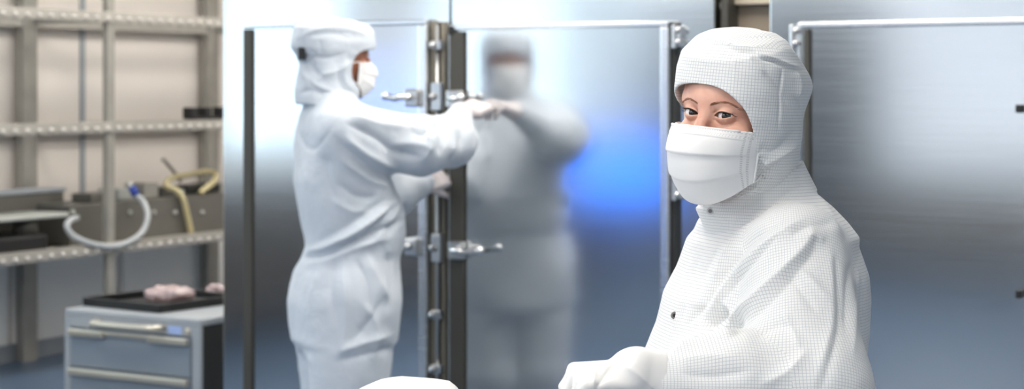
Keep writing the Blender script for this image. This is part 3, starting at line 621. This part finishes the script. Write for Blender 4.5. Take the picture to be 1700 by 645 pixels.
# hood
def fb_tab(*rows): return np.array([(z, (f+b)/2, (f-b)/2, hs, n) for z, f, b, hs, n in rows], float)
HT = fb_tab((.129, .015, -.03, .02, 2.2), (.126, .048, -.055, .050, 2.2), (.117, .078, -.085, .072, 2.3), (.102, .100, -.098, .085, 2.4), (.08, .103, -.101, .090, 2.5), (.045, .107, -.104, .092, 2.4), (.0, .106, -.104, .091, 2.3), (-.05, .090, -.106, .088, 2.2), (-.09, .058, -.112, .080, 2.1), (-.125, .034, -.106, .070, 2.1), (-.16, .022, -.10, .064, 2))
HI = HT.copy(); HI[:, 2] -= .005; HI[:, 3] -= .005; HI[:, 0] -= .004
def hood1(p):
    q = (p-H1)@MH1; tz = (.52*np.maximum(0, -q[:, 0]-.005)+.30*np.maximum(0, q[:, 0]-.02)-.004)*np.clip(q[:, 2]/.06, 0, 1)
    ps = p+tz[:, None]*MH1[:, 2]; d = loft(ps, H1, MH1, HT); back = ell(p, H1+MH1@V3(-.060, .03, .052), (.034, .050, .024), MH1); d = smin(d, back, .03)
    i = loft(ps, H1, MH1, HI); d = np.maximum(d, -i)
    zz = q[:, 2]+.032; aw = np.interp(q[:, 2], [-.11, -.05, .0], [.050, .080, .081]); k = (np.abs((q[:, 1]+.011)/aw)**2.7+np.abs(zz/.076)**2.7)**(1/2.7); cut = np.maximum((k-1)*.075, .022-q[:, 0]); return smax(d, -cut, .002)
seam = [(1163, 73), (1180, 72), (1205, 76), (1225, 84), (1250, 86), (1262, 96), (1285, 102), (1310, 112), (1334, 118)]
hl = [(seam, 2.2, -.0035), ([(x, y-5) for x, y in seam], 3, .003), ([(1216, 84), (1215, 110), (1213, 150)], 1.6, -.0012), ([(1219, 84), (1218, 110), (1217, 152)], 2, .0008), ([(1299, 112), (1296, 160), (1292, 215)], 2.0, -.0018),
      ([(1302, 112), (1299, 160), (1295, 215)], 2.4, .0008), ([(1262, 98), (1290, 140), (1310, 180)], 7, -.0025), ([(1240, 88), (1252, 110), (1275, 120)], 5, .002), ([(1320, 118), (1326, 140), (1322, 165)], 6, .004),
      ([(1262, 240), (1285, 250), (1325, 215)], 8, -.003), ([(1260, 275), (1290, 262), (1325, 240)], 7, .0035), ([(1215, 325), (1260, 298), (1300, 262)], 4, -.004), ([(1205, 336), (1262, 308)], 3, .002)]
uh = map_axis(H1-MH1[:, 2]*.2, H1+MH1[:, 2]*.2, .098)
top_map = lambda P, c: np.stack([(P-H1)@MH1[:, 0], (P-H1)@MH1[:, 1]], -1)
suit_part('hood', hood1, H1-V3(.15, .15, .17), H1+V3(.16, .16, .16), .0019, M['suit'], p1, [(lambda c: np.maximum(((c-H1)@MH1[:, 2]), 0)-.107, uh), (lambda c: .107-np.maximum(((c-H1)@MH1[:, 2]), 0), top_map)], [(a, b, c*1.6) for a, b, c in hl], noise=((14, .0022), (38, .0009)))
# coverall
WB = at(1275, 480, 2.86); fb = V3(-.97, -.24, 0); fb /= np.linalg.norm(fb); MB1 = frame2(fb[0], fb[1])
rows = [(262, 1240, 1322, .05, 2), (285, 1205, 1332, .075, 2), (310, 1184, 1346, .085, 2), (340, 1176, 1377, .12, 2.1), (365, 1171, 1397, .150, 2.2), (388, 1165, 1410, .170, 2.3), (402, 1152, 1408, .175, 2.3), (450, 1133, 1424, .19, 2.3), (490, 1108, 1430, .195, 2.3), (540, 1095, 1431, .195, 2.3), (585, 1075, 1428, .195, 2.3), (650, 1058, 1426, .195, 2.3), (760, 1060, 1430, .195, 2.3), (900, 1080, 1425, .19, 2.4)]
T1 = table(rows, 2.86, None, fb, WB)
sh, el_, wr = at(1322, 424, 2.72), at(1340, 655, 2.60), at(1112, 645, 2.57)
fl = [at(1255, 425, 3.0), at(1190, 655, 2.98), at(1085, 668, 2.76)]
torso = lambda p: loft(p, WB, MB1, T1)
arm_u = lambda p: cap(p, sh, el_, .080, .090); arm_f = lambda p: cap(p, el_, wr, .088, .043); arm_e = lambda p: cap(p, at(1215, 628, 2.585), wr, .066, .043)
farm = lambda p: np.minimum(cap(p, fl[0], fl[1], .078, .07), cap(p, fl[1], fl[2], .065, .042))
legs1 = lambda p: np.minimum(*[smin(cap(p, V3(.37, 2.85+.085*s_, .92), V3(.385, 2.85+.1*s_, .5), .118, .095), cap(p, V3(.385, 2.85+.1*s_, .5), V3(.40, 2.85+.1*s_, .10), .095, .075), .03) for s_ in (-1, 1)])
KC = at(1252, 318, 2.845); KN = V3(-.42, 0, .90); KN /= np.linalg.norm(KN); KX = np.cross(V3(0, 1, 0), KN); KY = V3(0, 1, 0)
def cover1(p):
    d = smin(torso(p), legs1(p), .05); a = smin(arm_u(p), smin(arm_f(p), arm_e(p), .03), .035)
    d = smin(d, farm(p), .03); d = smin(d, a, .022)
    q = p-KC; h = q@KN; d = smax(d, h+.012, .004)           # open at the tilted neckline, where the stand collar rises
    er = np.sqrt(((q@KX)/.089)**2+((q@KY)/.087)**2); ring = np.maximum(np.abs((er-1)*.088)-.0040, np.abs(h+.012)-.027); return smin(d, ring, .003)
cl = [([(1350, 366), (1337, 407), (1273, 477), (1219, 525), (1204, 546), (1166, 558), (1128, 582), (1108, 600)], 10, .012), ([(1356, 395), (1342, 430), (1290, 488), (1236, 538), (1200, 568)], 12, -.006),
      ([(1299, 362), (1240, 402), (1208, 444), (1166, 503), (1139, 541)], 8, -.010), ([(1345, 357), (1275, 402), (1222, 455), (1172, 515)], 9, .009), ([(1310, 372), (1268, 418), (1215, 480), (1180, 518)], 5, -.004),
      ([(1208, 514), (1190, 528), (1168, 547)], 14, -.022), ([(1305, 450), (1330, 480), (1356, 520)], 6, -.004), ([(1299, 514), (1315, 545), (1328, 580)], 6, .004), ([(1322, 440), (1352, 470), (1380, 505)], 7, .004),
      ([(1388, 420), (1392, 480), (1391, 551), (1363, 648)], 6, -.005), ([(1378, 420), (1381, 480), (1379, 545), (1350, 645)], 8, .004), ([(1416, 425), (1408, 476), (1404, 560)], 6, -.005), ([(1424, 440), (1420, 500), (1415, 600)], 6, .004),
      ([(1128, 618), (1180, 624), (1246, 614)], 10, -.005), ([(1125, 600), (1170, 592), (1225, 590)], 12, .004), ([(1340, 580), (1310, 615), (1260, 640)], 10, .005), ([(1250, 560), (1290, 540), (1330, 545)], 10, -.004),
      ([(1152, 420), (1132, 480), (1120, 540), (1100, 590)], 5, .003), ([(1160, 425), (1140, 490), (1130, 540)], 6, -.003), ([(1195, 400), (1170, 450), (1150, 500)], 8, -.004), ([(1225, 385), (1200, 420), (1182, 470)], 5, .004),
      ([(1350, 318), (1372, 345), (1398, 395)], 8, .004), ([(1385, 372), (1350, 374), (1315, 390)], 7, -.004), ([(1370, 400), (1350, 392), (1320, 400)], 6, .004),
      ([(1103, 600), (1094, 620), (1091, 648)], 2.5, -.004), ([(1110, 598), (1101, 620), (1098, 648)], 3.5, .004),
      ([(1170, 389), (1215, 380), (1262, 352), (1300, 325), (1345, 303)], 2.4, -.004), ([(1200, 366), (1235, 347), (1275, 318), (1320, 286)], 3, -.002)]
uvs = [(torso, map_axis(at(1275, 700, 2.86), at(1275, 300, 2.86), .18)), (arm_u, map_axis(el_, sh, .088)), (lambda p: np.minimum(arm_f(p), arm_e(p)), map_axis(wr, el_, .075)), (farm, map_axis(fl[2], fl[1], .06)), (legs1, map_axis(V3(.38, 2.85, 0), V3(.38, 2.85, 1), .1))]
suit_part('coverall', cover1, V3(.02, 2.42, .04), V3(.66, 3.2, 1.50), .0034, M['suit'], p1, uvs, [(a, b, c*1.05) for a, b, c in cl], noise=((7, .005), (17, .0022)))
# snap studs at the collar and on the placket
def on_cloth(fn, x, v, y0=2.3, y1=3.2):
    last = None
    for Y in np.arange(y0, y1, .002):
        p = at(x, v, Y)
        if fn(p[None])[0] < 0: return p
    return at(x, v, 2.8)
for x, v in ((1120, 523), (1179, 350)):
    c = on_cloth(cover1, x, v); g = c-V3(0, 0, CZ); g /= np.linalg.norm(g)
    sb = MB().tube([c-g*.006+g*.0, c-g*.008], [.0062, .0052], 16).build('snap_stud', M['snap'] if x < 1150 else M['suit_plain'], p1, smooth=False)
    MB().tube([c-g*.0078, c-g*.0095], [.0032, .0028], 14).build('snap_cap', M['lash'] if x < 1150 else M['snap'], sb)
# glove of the near hand, with its long cuff
w1 = at(1046, 626, 2.555)
hf_, lo, hi = hand_sdf(w1, V3(-1, -.3, .02), V3(-.1, -.35, .9), 1, 90, sc=.9, thumb=(.35, .3, -.9))
cuffa = at(1096, 638, 2.57)
def glove1(p): 
    g = smin(hf_(p), cap(p, w1+V3(.008, 0, .004), cuffa, .040, .050), .009); e = (p-cuffa)@(V3(1, 0, 0)); return smax(g, e-.010, .004)
gl = [([(1040, 590), (1020, 602), (1004, 622), (990, 645)], 3.5, -.004), ([(1012, 600), (990, 612), (984, 645)], 4, .003), ([(1035, 605), (1065, 625), (1090, 650)], 6, .003), ([(980, 605), (965, 625), (955, 645)], 5, -.002)]
gv = suit_part('glove', glove1, np.minimum(lo, cuffa-.07), np.maximum(hi, cuffa+.07), .0018, M['glove'], p1, [(glove1, map_axis(w1, cuffa, .04))], gl, noise=((25, .0015),))
h2, lo, hi = hand_sdf(at(1062, 672, 2.70), V3(-1, -.35, -.1), V3(0, -.3, .95), -1, 50)
w2 = at(1062, 672, 2.70); c2 = at(1088, 668, 2.76)
g2 = lambda p: smin(h2(p), cap(p, w2, c2, .03, .038), .015)
suit_part('glove', g2, np.minimum(lo, c2-.06), np.maximum(hi, c2+.06), .003, M['glove'], p1, [(g2, map_axis(w2, c2, .04))])
for s_ in (-1, 1):
    shoe = lambda p: np.maximum(smin(ell(p, V3(.33, 2.85+.1*s_, .055), V3(.15, .055, .055)), cap(p, V3(.40, 2.85+.1*s_, .06), V3(.40, 2.85+.1*s_, .14), .055, .06), .03), -p[:, 2]+.002)
    V, Fq = surface(shoe, V3(.15, 2.85+.1*s_-.1, -.02), V3(.52, 2.85+.1*s_+.1, .22), .006); link_mesh('overshoe', V, Fq, M['suit_plain'], p1, True)

# ------------------------------------------------------------------ PERSON 2: reaching for the cabinet latch
Y2 = 6.0
H2 = at(562, 91, Y2); MH2 = frame2(.93, .36, 0, math.radians(4))
face2 = lambda p: face_sdf(p, H2, MH2)
sh2, el2, wr2 = at(582, 222, 5.84), at(695, 242, 5.92), at(775, 186, 6.22)
s3, e3, wr3 = at(575, 225, 6.20), at(655, 325, 6.30), at(703, 305, 6.40)
def core2(p):
    d = cap(p, H2-V3(0, 0, .08), at(552, 230, Y2), .055, .06); d = smin(d, cap(p, at(560, 250, Y2), at(575, 440, Y2), .1, .1), .05)
    for a, b, c in ((sh2, el2, wr2), (s3, e3, wr3)): d = smin(d, cap(p, a, b, .045, .038), .03); d = smin(d, cap(p, b, c, .038, .027), .02)
    for a, b, c in LEG2: d = smin(d, cap(p, a, b, .08, .055), .03); d = smin(d, cap(p, b, c, .05, .035), .02)
    return d
LEG2 = [(V3(-.515, 5.90, .88), V3(-.535, 5.89, .48), V3(-.57, 5.88, .09)), (V3(-.59, 6.08, .88), V3(-.585, 6.09, .48), V3(-.60, 6.1, .09))]
Vb, Fb = surface(core2, V3(-.9, 5.65, .03), V3(.05, 6.6, 1.62), .012)
Vf, Ff = surface(face2, H2-V3(.14, .14, .14), H2+V3(.14, .14, .14), .0024); Vf = relax(Vf, Ff, 1, .4)
p2 = link_mesh('person', np.concatenate([Vf, Vb]), np.concatenate([Ff, Fb+len(Vf)]), M['skin2'], None, True, origin=(-.56, 6.0, 0))
tag(p2, 'person in pale blue-white coverall and loose hood, seen side-on, reaching for a steel cabinet latch', 'person')
eyes(H2, MH2, p2, at(800, 190, 6.45), (50, 34, 26), M['brow2'], [(.012, .0165), (.020, .0195), (.034, .0215), (.046, .018), (.055, .011)], face2)
build_mask(H2, MH2, p2, Fs=.052, T=((-.016, .110), (-.040, .130), (-.070, .131), (-.110, .118), (-.140, .085)), zs=(-.022, -.092))
HT2 = tab((.122, -.03, .02, .02, 2.2), (.117, -.03, .07, .055, 2.2), (.103, -.025, .118, .080, 2.3), (.08, -.024, .135, .096, 2.4), (.045, -.022, .139, .102, 2.4), (.01, -.021, .136, .102, 2.3), (-.015, -.018, .122, .098, 2.2), (-.04, -.016, .112, .098, 2.2), (-.09, -.026, .108, .096, 2.2), (-.125, -.030, .106, .098, 2.2), (-.150, -.034, .100, .10, 2.2), (-.172, -.036, .094, .104, 2.2))
HI2 = HT2.copy(); HI2[:, 2] -= .007; HI2[:, 3] -= .007; HI2[:, 0] -= .006
def hood2(p):
    q = (p-H2)@MH2; d = np.maximum(loft(p, H2, MH2, HT2), -loft(p, H2, MH2, HI2))
    k = (np.abs((q[:, 0]-.13)/.103)**2.4+np.abs((q[:, 2]+.045)/.073)**2.4)**(1/2.4); d = smax(d, -(k-1)*.07, .003)
    k2 = (np.abs(q[:, 1]/.066)**2.4+np.abs((q[:, 2]+.05)/.085)**2.4)**(1/2.4); return smax(d, -np.maximum((k2-1)*.06, .03-q[:, 0]), .003)
hl2 = [([(492, 78), (515, 92), (545, 96), (580, 86)], 5, -.006), ([(500, 60), (530, 48), (570, 44), (610, 58)], 5, .006), ([(505, 60), (545, 55), (590, 60)], 5, -.004), ([(512, 95), (520, 115), (535, 128)], 6, -.010), ([(500, 110), (512, 135), (545, 150), (575, 165)], 5, .008),
       ([(525, 125), (560, 118), (585, 100)], 6, .006), ([(505, 128), (530, 150), (560, 160)], 4, -.008), ([(562, 110), (565, 140), (585, 160)], 5, -.006), ([(495, 155), (520, 150), (550, 160)], 4, -.006), ([(575, 98), (572, 130), (588, 152)], 4, .006), ([(530, 65), (533, 90)], 5, -.003)]
suit_part('hood', hood2, H2-V3(.2, .2, .2), H2+V3(.2, .2, .16), .0036, M['suit2'], p2, [(hood2, map_axis(H2-V3(0, 0, .2), H2+V3(0, 0, .1), .11))], hl2, noise=((13, .004), (32, .002)))
SB_ = np.array([at(502, 90, Y) for Y in np.arange(5.75, 6.1, .004)]); SB_ = SB_[np.argmax(hood2(SB_) < 0)]
st = MB().box(-.012, .012, -.02, .02, -.018, .022, frame=lambda a, b, c: SB_+V3(a, b, c)).build('strap_buckle', M['black'], p2, bevel=.004, label='small black strap buckle')
fb2 = V3(.93, .36, 0); fb2 /= np.linalg.norm(fb2); MB2 = frame2(.93, .36); WB2 = at(572, 300, Y2)
rows2 = [(150, 512, 590, .09, 2), (165, 508, 598, .12, 2), (178, 504, 608, .165, 2.1), (192, 496, 616, .20, 2.3), (215, 490, 625, .22, 2.4), (250, 487, 634, .225, 2.4), (300, 488, 650, .22, 2.3), (350, 497, 672, .215, 2.3), (385, 502, 674, .21, 2.3), (408, 504, 670, .205, 2.3), (425, 501, 664, .20, 2.3), (450, 492, 664, .20, 2.3), (500, 484, 663, .205, 2.3), (535, 485, 660, .20, 2.3), (562, 488, 657, .185, 2.3), (572, 500, 645, .14, 2.2)]
T2 = table(rows2, Y2, None, fb2, WB2); torso2 = lambda p: loft(p, WB2, MB2, T2)
ma = at(748, 232, 6.03)
au2 = lambda p: smin(cap(p, sh2, el2, .098, .094), cap(p, el2, ma, .094, .082), .03); af2 = lambda p: smin(cap(p, el2, ma, .085, .082), cap(p, ma, at(765, 191, 6.18), .080, .040), .03)
ag2 = lambda p: smin(cap(p, s3, e3, .09, .075), cap(p, e3, wr3, .07, .042), .03)
legs2 = lambda p: np.minimum(*[smin(cap(p, a, b, .142, .120), cap(p, b, c+V3(0, 0, .03), .120, .085), .03) for a, b, c in LEG2])
def cover2(p): d = smin(torso2(p), legs2(p), .06); d = smin(d, ag2(p), .04); return smin(d, smin(au2(p), af2(p), .03), .045)
cl2 = [([(503, 428), (540, 422), (590, 398), (635, 380), (672, 362)], 4, -.016), ([(503, 418), (540, 410), (590, 386), (640, 350), (665, 322)], 7, .010), ([(505, 440), (545, 432), (595, 410), (650, 392)], 6, .008),
       ([(520, 405), (575, 375), (640, 330)], 6, -.010), ([(545, 410), (600, 378), (650, 340)], 5, .009), ([(600, 395), (630, 365), (655, 335)], 5, -.010), ([(620, 400), (650, 365), (668, 330)], 5, .008), ([(640, 395), (662, 360), (672, 335)], 4, -.008),
       ([(575, 205), (620, 225), (655, 250), (700, 262)], 7, -.012), ([(580, 190), (630, 205), (680, 212)], 7, .008), ([(570, 225), (610, 255), (660, 280)], 6, .010), ([(560, 235), (600, 270), (640, 300)], 6, -.008), ([(565, 262), (610, 295), (650, 312)], 6, .008),
       ([(540, 255), (545, 300), (560, 340)], 8, -.005), ([(555, 300), (590, 325), (630, 328)], 7, -.007), ([(550, 330), (585, 350), (620, 350)], 7, .006), ([(495, 215), (505, 240), (525, 245), (560, 200)], 3, -.004),
       ([(720, 200), (735, 222), (730, 260)], 6, -.010), ([(735, 195), (752, 220), (748, 262)], 5, .010), ([(705, 205), (715, 240), (700, 270)], 6, .006), ([(755, 185), (768, 210), (765, 245)], 5, -.008), ([(680, 215), (700, 225), (722, 205)], 5, -.006), ([(640, 240), (690, 238), (725, 250)], 6, .005),
       ([(570, 445), (575, 520), (565, 600)], 8, .005), ([(590, 430), (610, 470), (615, 520)], 6, -.007), ([(610, 425), (628, 465), (650, 500)], 6, .007), ([(555, 430), (550, 480), (560, 540)], 7, -.006), ([(640, 420), (650, 460), (645, 520)], 6, -.006),
       ([(560, 585), (600, 570), (650, 555)], 6, .007), ([(555, 600), (605, 588), (652, 575)], 5, -.006), ([(530, 440), (515, 500), (520, 560)], 8, .004), ([(600, 500), (625, 540), (620, 600)], 7, .006), ([(590, 560), (615, 530), (640, 490)], 5, -.005), ([(500, 250), (510, 320), (515, 390)], 7, .004)]
uvs2 = [(torso2, map_axis(WB2-V3(0, 0, .5), WB2, .2)), (au2, map_axis(el2, sh2, .09)), (af2, map_axis(wr2, ma, .07)), (ag2, map_axis(wr3, s3, .07)), (legs2, map_axis(V3(-.56, 6, 0), V3(-.56, 6, 1), .12))]
suit_part('coverall', cover2, V3(-.86, 5.62, .05), V3(.02, 6.56, 1.60), .0062, M['suit2'], p2, uvs2, [(a, b, c*1.6) for a, b, c in cl2], noise=((6, .008), (15, .004), (34, .0015)))
hA, lo, hi = hand_sdf(wr2+V3(.004, .01, .002), at(812, 168, 6.36)-wr2, V3(-.1, -.75, .6), -1, 34, sc=1.1, thumb=(.6, .35, -.6))
gA = lambda p: smin(hA(p), cap(p, wr2-V3(.03, .03, -.0)*.8, wr2, .036, .030), .012)
suit_part('glove', gA, lo-.03, hi+.03, .0035, M['glove2'], p2, [(gA, map_axis(wr2, wr2+V3(0, 0, .1), .04))], noise=((25, .0015),))
hB, lo, hi = hand_sdf(wr3, at(748, 292, 6.46)-wr3, V3(-.1, -.75, .6), 1, 42, sc=1.05, thumb=(.75, .3, -.5))
gB = lambda p: smin(hB(p), cap(p, wr3-V3(.03, .02, -.0), wr3, .036, .030), .012)
suit_part('glove', gB, lo-.03, hi+.03, .0035, M['glove2'], p2, [(gB, map_axis(wr3, wr3+V3(0, 0, .1), .04))], noise=((25, .0015),))
for a, b, c in LEG2:
    shoe = lambda p: np.maximum(smin(ell(p, c+V3(.07, .027, -.035), V3(.15, .055, .055), MB2), cap(p, c-V3(0, 0, .03), c+V3(0, 0, .06), .055, .062), .03), -p[:, 2]+.002)
    V, Fq = surface(shoe, V3(c[0]-.15, c[1]-.14, -.02), V3(c[0]+.28, c[1]+.2, .24), .008); link_mesh('overshoe', V, Fq, M['suit_plain'], p2, True)

# ------------------------------------------------------------------ the table in front, with a bundled white cloth whose crest shows at the frame's lower edge
wt = thing('work_table', (-.15, 2.55, 0), 'steel work table with the bundled white cloth on it', 'table')
fr_ = lambda a, b, c: V3(a, b, c)
MB().box(-.75, .06, 2.2, 3.0, .92, .96, frame=fr_).build('table_top', M['steel'], wt, bevel=.006)
for a in (-.71, .02):
    for b in (2.24, 2.96): MB().box(a-.02, a+.02, b-.02, b+.02, 0, .92, frame=fr_).build('leg', M['steel_lip'], wt, bevel=.003)
YC = 2.7
cp = [at(668, 628, YC)]
def cloth_h(x, v): return 0
ridge = [(560, 668), (600, 645), (632, 633), (650, 629), (665, 626.5), (690, 628.5), (720, 631), (745, 635), (757, 644), (775, 668), (790, 700)]
px_ = np.array([q[0] for q in ridge]); pv_ = np.array([q[1] for q in ridge], float)
n = 90; xs = np.linspace(-.285, -.045, n); ys = np.linspace(2.55, 2.86, n); X, Y = np.meshgrid(xs, ys); crest = CZ-(np.interp(850+X*F_PX/YC, px_, pv_)-HV)*YC/F_PX
crest[850+X*F_PX/YC < 560] = 1.09; dz = crest-.962; prof = np.clip(1-(np.abs(Y-YC)/.15)**2.2, 0, 1)**.6; edge = np.clip((X+.285)/.035, 0, 1)**.5*np.clip((-.045-X)/.03, 0, 1)**.5
Z = .962+dz*prof*edge; Pp = np.stack([X, Y, Z], -1).reshape(-1, 3); Pp[:, 2] += .0025*vnoise(Pp, 26, 4)*(Pp[:, 2] > .98)
i, j = np.meshgrid(np.arange(n-1), np.arange(n-1)); k = (j*n+i).ravel(); Fq = np.stack([k, k+1, k+n+1, k+n], 1)
co = link_mesh('cleaning_cloth', Pp, Fq, M['glove'], None, True); tag(co, 'rounded bundle of plain white cloth peeking over the bottom edge of the picture', 'cloth')
sm = co.modifiers.new('solid', 'SOLIDIFY'); sm.thickness = .002
# ================================================================== WORLD AND VIEW
w = bpy.data.worlds.new('world'); w.use_nodes = True; w.node_tree.nodes['Background'].inputs[0].default_value = (.75, .85, 1, 1); w.node_tree.nodes['Background'].inputs[1].default_value = .4; S.world = w
S.view_settings.view_transform = 'Standard'; S.view_settings.look = 'None'; S.view_settings.gamma = 1; S.view_settings.use_curve_mapping = False; S.view_settings.exposure = EXPOSURE
S.cycles.use_denoising = True; S.cycles.max_bounces = 8; S.cycles.sample_clamp_indirect = 6; S.cycles.caustics_reflective = True
